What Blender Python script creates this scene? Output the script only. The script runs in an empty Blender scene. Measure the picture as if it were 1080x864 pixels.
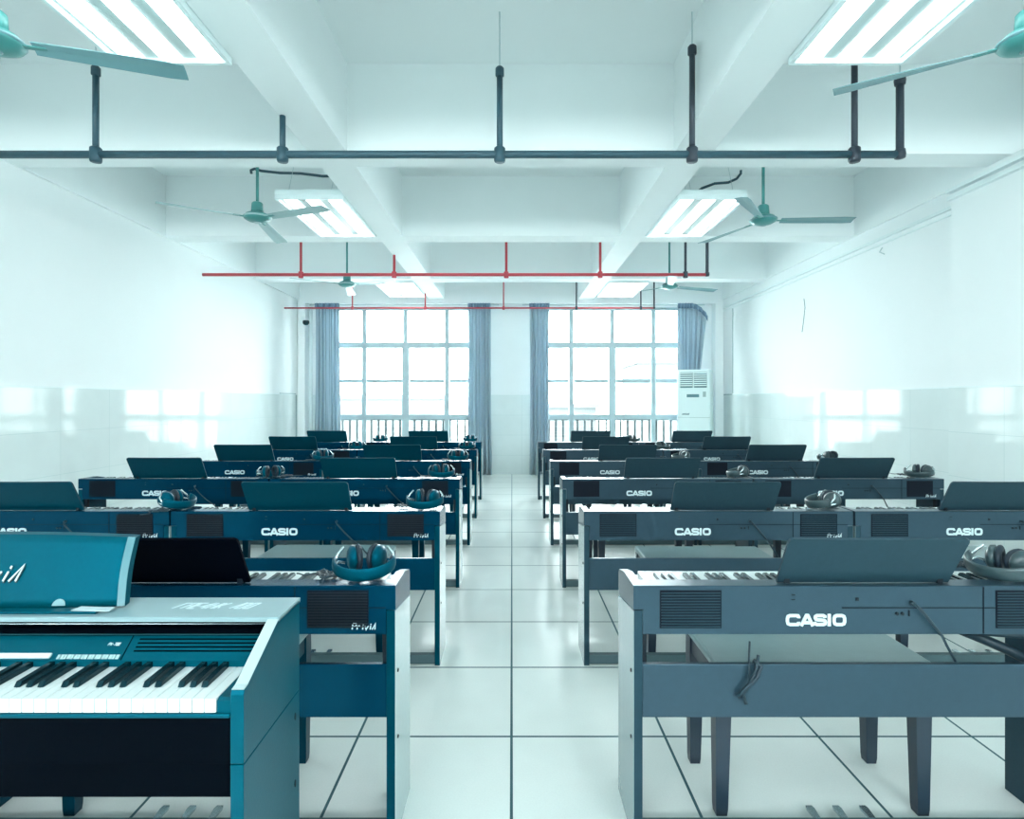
import bpy, bmesh, math, random
from mathutils import Vector, Matrix
random.seed(7)
SC = bpy.context.scene
COL = SC.collection
H = 1.313            # camera height
PI = math.pi

# ------------------------------------------------------------------ materials
def mat(name, color, rough=0.5, metal=0.0, spec=0.5, ior=1.5, noise=0.0, nscale=60, coat=0.0, bump=0.0, bscale=300, tint=None):
    m = bpy.data.materials.new(name); m.use_nodes = True
    nt = m.node_tree; b = nt.nodes['Principled BSDF']
    b.inputs['Base Color'].default_value = (*color, 1)
    b.inputs['Roughness'].default_value = rough
    b.inputs['Metallic'].default_value = metal
    b.inputs['Specular IOR Level'].default_value = spec
    b.inputs['IOR'].default_value = ior
    if tint: b.inputs['Specular Tint'].default_value = (*tint, 1)
    b.inputs['Coat Weight'].default_value = coat
    tc = nt.nodes.new('ShaderNodeTexCoord')
    if noise > 0:
        n = nt.nodes.new('ShaderNodeTexNoise'); n.inputs['Scale'].default_value = nscale
        n.inputs['Detail'].default_value = 4
        nt.links.new(tc.outputs['Object'], n.inputs['Vector'])
        mx = nt.nodes.new('ShaderNodeMix'); mx.data_type = 'RGBA'
        mx.inputs[6].default_value = (*[c*(1-noise) for c in color], 1)
        mx.inputs[7].default_value = (*[min(1, c*(1+noise)) for c in color], 1)
        nt.links.new(n.outputs['Fac'], mx.inputs[0]); nt.links.new(mx.outputs[2], b.inputs['Base Color'])
    if bump > 0:
        n2 = nt.nodes.new('ShaderNodeTexNoise'); n2.inputs['Scale'].default_value = bscale
        nt.links.new(tc.outputs['Object'], n2.inputs['Vector'])
        bp = nt.nodes.new('ShaderNodeBump'); bp.inputs['Strength'].default_value = bump
        bp.inputs['Distance'].default_value = 0.002
        nt.links.new(n2.outputs['Fac'], bp.inputs['Height']); nt.links.new(bp.outputs['Normal'], b.inputs['Normal'])
    return m

def emis(name, color, strength):
    m = bpy.data.materials.new(name); m.use_nodes = True
    nt = m.node_tree; nt.nodes.clear()
    e = nt.nodes.new('ShaderNodeEmission'); e.inputs[0].default_value = (*color, 1); e.inputs[1].default_value = strength
    o = nt.nodes.new('ShaderNodeOutputMaterial'); nt.links.new(e.outputs[0], o.inputs[0])
    return m

M = {}
M['plaster'] = mat('plaster', (.88, .915, .92), .85, noise=.015, nscale=3)
M['ceil'] = mat('ceiling_plaster', (.87, .91, .915), .9, noise=.015, nscale=3)
M['trimwhite'] = mat('white_trim', (.82, .89, .90), .5)
M['darkline'] = mat('dark_joint', (.16, .26, .28), .6)
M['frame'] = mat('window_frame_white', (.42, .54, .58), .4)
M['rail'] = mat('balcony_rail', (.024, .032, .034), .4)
M['teal'] = mat('teal_black_casing', (.0, .021, .048), .26, ior=1.6, tint=(.02, .45, .75), noise=.12, nscale=40, bump=.15)
M['slate'] = mat('slate_black_casing', (.018, .040, .058), .28, ior=1.6, tint=(.55, .80, 1.0), noise=.15, nscale=40, bump=.15)
M['tealstand'] = mat('teal_stand_board', (.0, .036, .058), .42, spec=.3, tint=(.02, .45, .75), noise=.1, nscale=60)
M['slatestand'] = mat('slate_stand_board', (.018, .044, .060), .45, spec=.3, tint=(.45, .75, 1.0), noise=.12, nscale=60)
M['teal_sheen'] = mat('teal_side_painted_sheen', (.36, .46, .48), .18, ior=1.9, noise=.06)  # bright grazing reflection put into a pale base colour, outer faces only
M['slate_sheen'] = mat('slate_side_painted_sheen', (.18, .26, .28), .20, ior=1.9, noise=.06)  # same grazing reflection painted into the right block's outer faces
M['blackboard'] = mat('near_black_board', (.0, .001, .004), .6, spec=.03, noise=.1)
M['bracket'] = mat('black_bracket', (.001, .007, .014), .5, spec=.3)
M['grille_t'] = mat('dark_speaker_mesh_teal', (.0, .005, .012), .8, spec=.2)
M['grille_s'] = mat('dark_speaker_mesh', (.004, .008, .016), .8, spec=.2)
M['logo'] = mat('printed_white', (.60, .72, .75), .4)
M['logodark'] = mat('printed_dark', (.02, .05, .06), .4)
M['white_key'] = mat('white_key_plastic', (.72, .79, .79), .18, ior=1.5)
M['black_key'] = mat('black_key_plastic', (.001, .014, .022), .22, tint=(.3, .7, .8))
M['cord'] = mat('black_cord', (.01, .03, .045), .5)
M['hp_teal'] = mat('teal_headphone_plastic', (.0, .055, .085), .35, tint=(.02, .45, .75))
M['hp_slate'] = mat('charcoal_headphone_plastic', (.03, .06, .07), .35)
M['hp_pad'] = mat('headphone_cushion', (.006, .02, .035), .6)
M['chrome'] = mat('silver_fitting', (.6, .72, .74), .25, metal=.8)
M['seat'] = mat('bench_vinyl', (.22, .33, .34), .28, noise=.08, nscale=30, bump=.2, bscale=200)
M['bench_t'] = mat('bench_wood_teal', (.0, .022, .038), .4, tint=(.02, .45, .75))
M['bench_s'] = mat('bench_wood_slate', (.014, .030, .050), .4)
M['footbar'] = mat('foot_bar_board', (.06, .11, .125), .45)
M['pedal'] = mat('pedal_metal', (.5, .6, .62), .2, metal=.9)
M['fan_green'] = mat('fan_green_enamel', (.06, .27, .26), .35)
M['fan_blade'] = mat('fan_blade_pale', (.36, .52, .53), .4)
M['fan_blade_dark'] = mat('fan_blade_teal', (.15, .31, .34), .35)
M['pipe_dark'] = mat('pipe_dark_paint', (.030, .085, .115), .45, noise=.2, nscale=30)
M['pipe_dark2'] = mat('pipe_charcoal_paint', (.035, .050, .070), .45, noise=.2, nscale=30)
M['pipe_red'] = mat('pipe_red_paint', (.50, .05, .07), .4, noise=.1, nscale=20)
M['rod'] = mat('pale_rod', (.5, .6, .62), .4)
M['lampframe'] = mat('lamp_frame_white', (.78, .88, .89), .35)
M['lampinner'] = mat('lamp_inner_panel', (.36, .48, .48), .4)
M['tube'] = emis('lit_tube', (.96, 1.0, 1.0), 1.6)
M['acwhite'] = mat('air_conditioner_white', (.76, .88, .88), .4)
M['acdark'] = mat('air_conditioner_slats', (.10, .22, .25), .5)
M['curt_head'] = mat('curtain_heading', (.20, .30, .42), .8, noise=.5, nscale=45)
M['camera_dark'] = mat('cctv_dome_dark', (.01, .04, .05), .2)
M['building'] = mat('building_pale', (.050, .056, .058), .8)
M['bldwin'] = mat('building_window', (.034, .042, .044), .3)
M['tree'] = mat('tree_foliage', (.30, .42, .38), .9)
M['outground'] = mat('outside_ground', (.6, .65, .64), .9)

def curtain_mat():
    m = bpy.data.materials.new('curtain_cloth'); m.use_nodes = True
    nt = m.node_tree; b = nt.nodes['Principled BSDF']; out = nt.nodes['Material Output']
    c = (.3, .42, .5)
    b.inputs['Base Color'].default_value = (*c, 1); b.inputs['Roughness'].default_value = .85
    tc = nt.nodes.new('ShaderNodeTexCoord'); mp = nt.nodes.new('ShaderNodeMapping')
    mp.inputs['Scale'].default_value = (30, 30, .6)
    n = nt.nodes.new('ShaderNodeTexNoise'); n.inputs['Scale'].default_value = 1.0
    mx = nt.nodes.new('ShaderNodeMix'); mx.data_type = 'RGBA'
    mx.inputs[6].default_value = (.32, .42, .48, 1); mx.inputs[7].default_value = (.52, .60, .65, 1)
    nt.links.new(tc.outputs['Object'], mp.inputs[0]); nt.links.new(mp.outputs[0], n.inputs['Vector'])
    nt.links.new(n.outputs['Fac'], mx.inputs[0]); nt.links.new(mx.outputs[2], b.inputs['Base Color'])
    t = nt.nodes.new('ShaderNodeBsdfTranslucent'); t.inputs[0].default_value = (.50, .60, .67, 1)
    s = nt.nodes.new('ShaderNodeMixShader'); s.inputs[0].default_value = .35
    nt.links.new(b.outputs[0], s.inputs[1]); nt.links.new(t.outputs[0], s.inputs[2]); nt.links.new(s.outputs[0], out.inputs[0])
    return m
M['curtain'] = curtain_mat()

def glass_mat():
    m = bpy.data.materials.new('window_glass'); m.use_nodes = True
    nt = m.node_tree; nt.nodes.clear()
    o = nt.nodes.new('ShaderNodeOutputMaterial'); t = nt.nodes.new('ShaderNodeBsdfTransparent')
    t.inputs[0].default_value = (.97, .99, .99, 1)
    g = nt.nodes.new('ShaderNodeBsdfGlossy'); g.inputs[1].default_value = .02
    f = nt.nodes.new('ShaderNodeFresnel'); f.inputs[0].default_value = 1.45
    s = nt.nodes.new('ShaderNodeMixShader')
    nt.links.new(f.outputs[0], s.inputs[0]); nt.links.new(t.outputs[0], s.inputs[1]); nt.links.new(g.outputs[0], s.inputs[2])
    nt.links.new(s.outputs[0], o.inputs[0])
    return m
M['glass'] = glass_mat()

def tile_mat(name, ax, sx, sy, ox, oy, gx, gy, base, grout, rough, mott=.03, spk=0.0, ior=1.5, spec=.5):
    """tiles on a plane; ax = the two world axes, sx/sy tile size, ox/oy joint offset, gx/gy joint width"""
    m = bpy.data.materials.new(name); m.use_nodes = True
    nt = m.node_tree; L = nt.links.new; b = nt.nodes['Principled BSDF']
    geo = nt.nodes.new('ShaderNodeNewGeometry'); sep = nt.nodes.new('ShaderNodeSeparateXYZ')
    L(geo.outputs['Position'], sep.inputs[0])
    def mth(op, a, bb=None):
        n = nt.nodes.new('ShaderNodeMath'); n.operation = op
        for i, v in enumerate((a, bb)):
            if v is None: continue
            if isinstance(v, (int, float)): n.inputs[i].default_value = v
            else: L(v, n.inputs[i])
        return n.outputs[0]
    def joint(axis, s, o, g):
        u = mth('DIVIDE', mth('SUBTRACT', sep.outputs[axis], o), s)
        fr = mth('FRACT', mth('ADD', u, 1000.5))
        d = mth('MULTIPLY', mth('ABSOLUTE', mth('SUBTRACT', fr, .5)), s)
        return mth('LESS_THAN', d, g/2), mth('FLOOR', mth('ADD', u, 1000.0))
    j1, c1 = joint(ax[0], sx, ox, gx); j2, c2 = joint(ax[1], sy, oy, gy)
    j = mth('MAXIMUM', j1, j2)
    wn = nt.nodes.new('ShaderNodeTexWhiteNoise'); cmb = nt.nodes.new('ShaderNodeCombineXYZ')
    L(c1, cmb.inputs[0]); L(c2, cmb.inputs[1]); L(cmb.outputs[0], wn.inputs['Vector'])
    n = nt.nodes.new('ShaderNodeTexNoise'); n.inputs['Scale'].default_value = 5; n.inputs['Detail'].default_value = 6
    L(geo.outputs['Position'], n.inputs['Vector'])
    n2 = nt.nodes.new('ShaderNodeTexNoise'); n2.inputs['Scale'].default_value = 160; n2.inputs['Detail'].default_value = 2
    L(geo.outputs['Position'], n2.inputs['Vector'])
    fac = mth('ADD', mth('MULTIPLY', mth('SUBTRACT', n.outputs['Fac'], .5), mott*3), mth('MULTIPLY', mth('SUBTRACT', wn.outputs['Value'], .5), mott))
    fac = mth('ADD', fac, mth('MULTIPLY', mth('SUBTRACT', n2.outputs['Fac'], .5), spk))
    hs = nt.nodes.new('ShaderNodeHueSaturation'); hs.inputs['Color'].default_value = (*base, 1)
    L(mth('ADD', fac, 1.0), hs.inputs['Value'])
    mx = nt.nodes.new('ShaderNodeMix'); mx.data_type = 'RGBA'
    L(j, mx.inputs[0]); L(hs.outputs[0], mx.inputs[6]); mx.inputs[7].default_value = (*grout, 1)
    L(mx.outputs[2], b.inputs['Base Color'])
    r = mth('ADD', mth('MULTIPLY', j, .5), rough); L(r, b.inputs['Roughness'])
    b.inputs['IOR'].default_value = ior; b.inputs['Specular IOR Level'].default_value = spec
    return m
M['floor'] = tile_mat('floor_tiles', (0, 1), .6, .6, -.002, .511, .010, .011, (.76, .81, .785), (.03, .10, .12), .22, .03, .10)
M['wains'] = tile_mat('polished_wall_tiles_side', (1, 2), .6, .36, 4.93, .34, .004, .004, (.72, .79, .785), (.56, .66, .66), .06, .03, 0, spec=.12)
M['wainsb'] = tile_mat('polished_wall_tiles_back', (0, 2), .6, .36, -.42, .34, .004, .004, (.76, .83, .825), (.58, .68, .68), .08, .03, 0, spec=.2)

# ------------------------------------------------------------------ mesh helpers
def box(bm, x0, x1, y0, y1, z0, z1, bev=0.0, mi=0):
    vs = [bm.verts.new(p) for p in ((x0,y0,z0),(x1,y0,z0),(x1,y1,z0),(x0,y1,z0),(x0,y0,z1),(x1,y0,z1),(x1,y1,z1),(x0,y1,z1))]
    fs = [bm.faces.new([vs[i] for i in q]) for q in ((0,3,2,1),(4,5,6,7),(0,1,5,4),(1,2,6,5),(2,3,7,6),(3,0,4,7))]
    for f in fs: f.material_index = mi
    if bev > 0:
        es = set(e for f in fs for e in f.edges)
        r = bmesh.ops.bevel(bm, geom=list(es), offset=bev, segments=2, profile=.5, affect='EDGES')
        for f in r['faces']: f.material_index = mi
    return vs

def prism(bm, pts, axis, a0, a1, bev=0.0, mi=0):
    """polygon pts (u,v) extruded along axis: 'x' -> (y,z), 'y' -> (x,z), 'z' -> (x,y)"""
    def P(u, v, a):
        return (a, u, v) if axis == 'x' else ((u, a, v) if axis == 'y' else (u, v, a))
    A = [bm.verts.new(P(u, v, a0)) for u, v in pts]; B = [bm.verts.new(P(u, v, a1)) for u, v in pts]
    n = len(pts); fs = [bm.faces.new(A), bm.faces.new(B[::-1])]
    for i in range(n): fs.append(bm.faces.new((A[i], B[i], B[(i+1) % n], A[(i+1) % n])))
    for f in fs: f.material_index = mi
    if bev > 0:
        es = set(e for f in fs for e in f.edges)
        r = bmesh.ops.bevel(bm, geom=list(es), offset=bev, segments=2, profile=.5, affect='EDGES')
        for f in r['faces']: f.material_index = mi
    bmesh.ops.recalc_face_normals(bm, faces=[f for f in bm.faces])

def tube(bm, pts, r, seg=10, mi=0, rx=None, caps=True):
    """swept tube; r float or list; rx = list of (half-width, half-height) for flat section"""
    pts = [Vector(p) for p in pts]; n = len(pts); rings = []
    ref = None
    for i, p in enumerate(pts):
        t = (pts[min(i+1, n-1)] - pts[max(i-1, 0)]).normalized()
        if ref is None: ref = Vector((0, 0, 1)) if abs(t.z) < .9 else Vector((0, 1, 0))
        s = t.cross(ref).normalized(); u = s.cross(t).normalized(); ref = u
        ri = r[i] if isinstance(r, (list, tuple)) else r
        a, b = (ri, ri) if rx is None else rx
        rings.append([bm.verts.new(p + s*(a*math.cos(2*PI*k/seg)) + u*(b*math.sin(2*PI*k/seg))) for k in range(seg)])
    for i in range(n-1):
        for k in range(seg):
            f = bm.faces.new((rings[i][k], rings[i][(k+1) % seg], rings[i+1][(k+1) % seg], rings[i+1][k])); f.material_index = mi; f.smooth = True
    if caps:
        bm.faces.new(rings[0][::-1]).material_index = mi; bm.faces.new(rings[-1]).material_index = mi

def lathe(bm, prof, seg=24, mi=0, c=(0, 0, 0)):
    """profile (r,z) spun about z at c"""
    rings = []
    for r, z in prof:
        if r < 1e-5: rings.append([bm.verts.new((c[0], c[1], c[2]+z))])
        else: rings.append([bm.verts.new((c[0]+r*math.cos(2*PI*k/seg), c[1]+r*math.sin(2*PI*k/seg), c[2]+z)) for k in range(seg)])
    for a, b in zip(rings, rings[1:]):
        for k in range(seg):
            k2 = (k+1) % seg
            if len(a) == 1 and len(b) == 1: continue
            if len(a) == 1: f = bm.faces.new((a[0], b[k], b[k2]))
            elif len(b) == 1: f = bm.faces.new((a[k], b[0], a[k2]))
            else: f = bm.faces.new((a[k], b[k], b[k2], a[k2]))
            f.material_index = mi; f.smooth = True

def obj(name, bm, mats, parent=None, label=None, loc=None):
    bmesh.ops.recalc_face_normals(bm, faces=bm.faces[:])
    me = bpy.data.meshes.new(name); bm.to_mesh(me); bm.free()
    for m in (mats if isinstance(mats, (list, tuple)) else [mats]): me.materials.append(m if not isinstance(m, str) else M[m])
    o = bpy.data.objects.new(name, me); COL.objects.link(o)
    if parent is not None: o.parent = parent
    if label: o['label'] = label
    if loc: o.location = loc
    return o

def thing(name, label, cat, loc=(0, 0, 0), rz=0, group=None):
    o = bpy.data.objects.new(name, None); COL.objects.link(o); o.empty_display_size = .1
    o.location = loc; o.rotation_euler = (0, 0, rz); o['label'] = label; o['category'] = cat
    if group: o['group'] = group
    return o

def tag(o, label, cat, group=None, kind=None):
    o['label'] = label; o['category'] = cat
    if group: o['group'] = group
    if kind: o['kind'] = kind
    return o

def struct(name, bm, m, label=None, parent=None):
    o = obj(name, bm, m, parent)
    if parent is None: o['kind'] = 'structure'
    if label: o['label'] = label
    return o

def copy_tree(o, parent=None):
    c = o.copy(); COL.objects.link(c); c.parent = parent
    for ch in list(KIDS.get(o.name, [])): copy_tree(ch, c)
    return c
KIDS = {}
def remember():
    KIDS.clear()
    for o in bpy.data.objects:
        if o.parent is not None: KIDS.setdefault(o.parent.name, []).append(o)

def new(): return bmesh.new()

# ------------------------------------------------------------------ setting
XL, XR, XP = -3.78, 3.74, 3.62      # left wall, right wall, protruding near part of right wall
YB, YF = 10.6, -3.2                 # window wall, wall behind the camera
ZC, ZB = 3.75, 3.10                 # ceiling, underside of the beams
WZ = 1.42                           # top of polished wall tiles

bm = new(); box(bm, XL-.2, XR+.2, YF-.2, YB+.25, -.12, 0); struct('floor', bm, 'floor')
bm = new(); box(bm, XL-.2, XR+.2, YF-.2, YB+.25, ZC, ZC+.15); struct('ceiling', bm, 'ceil')
bm = new(); box(bm, XL-.2, XL, YF-.2, YB+.25, 0, ZC); struct('wall_left', bm, 'plaster')
bm = new(); box(bm, XR, XR+.2, YF-.2, YB+.25, 0, ZC); struct('wall_right', bm, 'plaster')
bm = new(); box(bm, XP, XR, YF, 4.87, 0, ZB); struct('wall_pilaster_right', bm, 'plaster')
bm = new()
FILL_WX = [(-3.2, -.5), (.4, 3.1)]  # high openings added in the unseen wall to let in fill daylight
for a, b in ((XL-.2, FILL_WX[0][0]), (FILL_WX[0][1], FILL_WX[1][0]), (FILL_WX[1][1], XR+.2)): box(bm, a, b, YF-.2, YF, 0, ZC)
for a, b in FILL_WX: box(bm, a, b, YF-.2, YF, 0, 2.2); box(bm, a, b, YF-.2, YF, 3.0, ZC)
struct('wall_front', bm, 'plaster')
for k, (a, b) in enumerate(FILL_WX):
    bm = new(); box(bm, a, b, YF-.12, YF-.07, 2.2, 2.25); box(bm, a, b, YF-.12, YF-.07, 2.95, 3.0)
    for q in range(5): x = a+(b-a-.05)*q/4; box(bm, x, x+.05, YF-.12, YF-.07, 2.25, 2.95)
    struct('window_%d' % (k+3), bm, 'frame')  # frames of the added fill openings, never in view
# window wall with two openings
WX = [(-3.42, -.43), (.33, 3.30)]; SZ, TZ = .40, 3.0
bm = new()
for a, b in ((XL-.2, WX[0][0]), (WX[0][1], WX[1][0]), (WX[1][1], XR+.2)): box(bm, a, b, YB, YB+.24, 0, ZC)
for a, b in WX: box(bm, a, b, YB, YB+.24, 0, SZ); box(bm, a, b, YB, YB+.24, TZ, ZC)
struct('wall_back', bm, 'plaster')
# polished tile facing
T = .012
bm = new(); box(bm, XL, XL+T, YF, YB, 0, WZ); struct('wall_tiles_left', bm, 'wains')
bm = new(); box(bm, XR-T, XR, 4.87, YB, 0, WZ); box(bm, XP-T, XP, YF, 4.87, 0, WZ); box(bm, XP-T, XR, 4.87, 4.87+T, 0, WZ)
struct('wall_tiles_right', bm, 'wains')
bm = new()
for a, b in ((XL+T, WX[0][0]), (WX[0][1], WX[1][0]), (WX[1][1], XR-T)): box(bm, a, b, YB-T, YB, 0, WZ)
for a, b in WX: box(bm, a, b, YB-T, YB, 0, SZ)
struct('wall_tiles_back', bm, 'wainsb')
bm = new(); box(bm, XL, XL+T+.004, YF, YB-T, WZ, WZ+.012); struct('trim_1', bm, 'trimwhite')
bm = new(); box(bm, XR-T-.004, XR, 4.87, 10.0, WZ, WZ+.012); box(bm, XP-T-.004, XP, YF, 4.87+T, WZ, WZ+.012); struct('trim_2', bm, 'trimwhite')
bm = new(); box(bm, XR-.006, XR, 9.99, 10.005, WZ+.02, 2.88); box(bm, XR-.016, XR, 9.99, YB-T, WZ, WZ+.012)
box(bm, XL, XL+.016, 9.6, 10.3, WZ+.0125, WZ+.022); box(bm, XL+T, XL+T+.008, 10.29, 10.305, .3, WZ)
struct('trim_3', bm, 'darkline')
# moulding below the beams on the side walls
bm = new(); box(bm, XR-.03, XR, 4.87, YB, 2.94, 2.965); box(bm, XR-.018, XR, 4.87, YB, 2.89, 2.90); struct('trim_4', bm, 'trimwhite')
bm = new(); box(bm, XP-.04, XP, YF, 4.87, 2.96, 2.99); box(bm, XP-.05, XP, YF, 4.87, 3.02, 3.05); struct('trim_5', bm, 'trimwhite')
bm = new(); box(bm, XL, XL+.03, YF, YB, ZB, ZC); struct('beam_wall_left', bm, 'ceil')
bm = new(); box(bm, XR-.03, XR, YF, YB, ZB, ZC); struct('beam_wall_right', bm, 'ceil')
# cross beams and long beams
for i, y in enumerate((-2.2, -.1, 2.05, 4.27, 6.40, 8.64)):
    bm = new(); box(bm, XL+.03, XR-.03, y, y+.245, ZB, ZC); o = struct('beam_cross', bm, 'ceil')
for x0, x1 in ((-1.46, -1.19), (1.17, 1.44)):
    bm = new(); box(bm, x0, x1, YF, YB, ZB+.001, ZC); struct('beam_long', bm, 'ceil')
bm = new(); box(bm, XL, XR, YB-.16, YB, 3.04, ZC); struct('beam_window', bm, 'ceil')
# column casing in the left far corner and a round downpipe
bm = new(); box(bm, XL+T, XL+.14, YB-.22, YB-T, 0, 3.04, .004); struct('column_corner_left', bm, 'plaster')
bm = new(); box(bm, XR-.16, XR-T, YB-.20, YB-T, 0, 3.04, .004); struct('column_corner_right', bm, 'plaster')
bm = new(); tube(bm, [(XL+.20, YB-.09, 0), (XL+.20, YB-.09, 3.04)], .03, 12); o = obj('downpipe', bm, 'trimwhite')
tag(o, 'white vertical pipe in the far left corner beside the curtain', 'pipe')

# windows
for wi, (a, b) in enumerate(WX):
    w = thing('window_%d' % (wi+1), 'white framed four bay window in the far wall, %s of the middle pier' % ('left' if wi == 0 else 'right'), 'window', ((a+b)/2, YB+.10, SZ))
    w['kind'] = 'structure'
    hw = (b-a)/2; s = 2*hw/4
    zb, zm, zt = 1.024-SZ, 1.675-SZ, 2.322-SZ; top = TZ-SZ
    bm = new()
    box(bm, -hw, hw, -.03, .03, 0, .05); box(bm, -hw, hw, -.03, .03, top-.05, top)
    box(bm, -hw, -hw+.05, -.03, .03, .05, top-.05); box(bm, hw-.05, hw, -.03, .03, .05, top-.05)
    box(bm, -hw+.05, hw-.05, -.028, .028, zt-.052, zt+.052); box(bm, -hw+.05, hw-.05, -.028, .028, zb-.045, zb+.045)
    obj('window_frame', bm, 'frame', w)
    for k in (1, 2, 3):
        bm = new(); t = .062 if k == 2 else .040
        box(bm, -hw+k*s-t, -hw+k*s+t, -.026, .026, .05, zb-.045); box(bm, -hw+k*s-t, -hw+k*s+t, -.026, .026, zb+.045, zt-.052)
        box(bm, -hw+k*s-.038, -hw+k*s+.038, -.026, .026, zt+.052, top-.05)
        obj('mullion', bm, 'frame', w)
    for k in range(4):
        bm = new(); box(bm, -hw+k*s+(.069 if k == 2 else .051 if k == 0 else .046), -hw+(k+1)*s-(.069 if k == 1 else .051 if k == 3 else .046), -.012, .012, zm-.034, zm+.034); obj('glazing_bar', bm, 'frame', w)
        bm = new(); box(bm, -hw+k*s+.02, -hw+(k+1)*s-.02, -.003, .003, .04, top-.04); obj('pane', bm, 'glass', w)
    bm = new(); box(bm, -hw, hw, -.13, -.03, -.0, .025, .004); obj('window_sill', bm, 'trimwhite', w)
    # balcony railing outside
    rl = thing('balcony_railing', 'pale steel bar railing outside the %s window' % ('left' if wi == 0 else 'right'), 'railing', ((a+b)/2, YB+.55, 0), group='railings outside the windows')
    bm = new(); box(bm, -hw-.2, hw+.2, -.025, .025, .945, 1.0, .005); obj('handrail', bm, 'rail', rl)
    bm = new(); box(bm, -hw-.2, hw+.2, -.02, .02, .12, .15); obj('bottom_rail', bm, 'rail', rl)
    nb = int((2*hw+.4)/.135)
    bar0 = None
    for k in range(nb+1):
        x = -hw-.2+.02+k*.1355
        if bar0 is None:
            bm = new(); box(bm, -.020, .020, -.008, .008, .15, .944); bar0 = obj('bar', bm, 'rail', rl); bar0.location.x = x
        else:
            c = bar0.copy(); COL.objects.link(c); c.location.x = x
    bm = new(); box(bm, -hw-.2, -hw-.16, -.02, .02, -.12, .96); box(bm, hw+.16, hw+.2, -.02, .02, -.12, .96); obj('rail_post', bm, 'rail', rl)

bm = new(); box(bm, -8, 8, YB+.25, YB+.9, -.25, -.12); struct('floor_balcony', bm, 'outground')
bm = new(); box(bm, -90, 90, YB+3, 160, -9.2, -9); o = obj('street_ground', bm, 'outground'); o['kind'] = 'structure'
def far_building(x, y, w, d, h, lab):
    t = thing('building', lab, 'building', (x, y, -9), group=None)
    bm = new(); box(bm, -w/2, w/2, 0, d, 0, h); box(bm, -w/2-.3, w/2+.3, -.3, d, h, h+.5); obj('wall', bm, 'building', t)
    proto = None; n = int(w/3.2)
    for f in range(int(h/3.2)):
        for k in range(n):
            if proto is None:
                bm = new(); box(bm, -.8, .8, -.06, .02, 0, 1.5); proto = obj('window', bm, 'bldwin', t)
                c = proto
            else:
                c = proto.copy(); COL.objects.link(c)
            c.location = (-w/2+(k+.5)*w/n, 0, 1.0+f*3.2)
far_building(-16, 62, 17, 9, 10.5, 'low pale block far outside the left window')
far_building(3.5, 70, 13, 8, 9.5, 'low pale block far outside between the two windows')
far_building(17, 58, 9, 9, 14, 'taller pale block far outside the right window')

# ------------------------------------------------------------------ curtains
def curtain(x0, x1, y, ztop, zbot, lab, folds, flare=1.0, ragged=False, seed=0):
    rnd = random.Random(seed)
    t = thing('curtain', lab, 'curtain', ((x0+x1)/2, y, zbot), group='blue grey curtains at the windows')
    W = x1-x0; h = ztop-zbot; nx, nz = 120, 30
    ph = [rnd.uniform(0, 6) for _ in range(4)]
    bm = new(); g = []
    for j in range(nz+1):
        v = j/nz; row = []
        for i in range(nx+1):
            u = i/nx
            wz = 1.0 + (flare-1.0)*(1-v) - .06*math.sin(v*PI)
            xx = (u-.5)*W*wz
            z = v*h
            if ragged:
                # right side is gathered up and falls away from the top hook
                k = max(0, u-.55)/.45
                z = v*h - (.22*k*k)*v
                xx += .10*k*v*v - .10*k*(1-v)
            a = .050*(1-.55*v)
            yy = a*math.sin(2*PI*folds*u+ph[0]+.6*math.sin(3*v+ph[1])) + .012*math.sin(2*PI*folds*2.3*u+ph[2]+v) \
                + .010*math.sin(2*PI*(folds*.5)*u+ph[3])
            row.append(bm.verts.new((xx, yy, z)))
        g.append(row)
    for j in range(nz):
        for i in range(nx):
            f = bm.faces.new((g[j][i], g[j][i+1], g[j+1][i+1], g[j+1][i])); f.smooth = True
    o = obj('cloth', bm, 'curtain', t)
    s = o.modifiers.new('thick', 'SOLIDIFY'); s.thickness = .003
    bm = new(); g = []
    for j in range(3):
        row = []
        for i in range(nx+1):
            u = i/nx; k = max(0, u-.55)/.45 if ragged else 0
            row.append(bm.verts.new(((u-.5)*W+.10*k, -.028+.014*math.sin(2*PI*folds*u*1.4), h-.06+j*.045-.22*k*k)))
        g.append(row)
    for j in range(2):
        for i in range(nx):
            f = bm.faces.new((g[j][i], g[j][i+1], g[j+1][i+1], g[j+1][i])); f.smooth = True
    o = obj('gathered_heading', bm, 'curt_head', t); s = o.modifiers.new('thick', 'SOLIDIFY'); s.thickness = .006
YC = YB-.26
def cx(px): return (px-540)/623*YC
curtain(cx(332.5), cx(358), YC, 2.99, .02, 'blue grey gathered curtain at the far left edge of the left window', 6, 1.15, seed=1)
curtain(cx(493.5), cx(517.5), YC, 2.99, .02, 'blue grey gathered curtain between left window and middle pier', 6, 1.12, seed=2)
curtain(cx(558.5), cx(579.5), YC, 2.99, .02, 'blue grey gathered curtain between middle pier and right window', 5, 1.0, seed=3)
curtain(cx(714.5), cx(740), YC, 2.99, .02, 'blue grey curtain slipping off its hooks behind the air conditioner', 6, 1.0, True, seed=4)
for wi, (a, b) in enumerate(WX):
    bm = new(); tube(bm, [(a-.15, YC+.09, 3.01), (b+.2 if wi == 0 else b+.1, YC+.09, 3.01)], .010, 8)
    o = obj('curtain_rail', bm, 'rod'); tag(o, 'thin curtain rail over the %s window' % ('left', 'right')[wi], 'rail')

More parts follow.
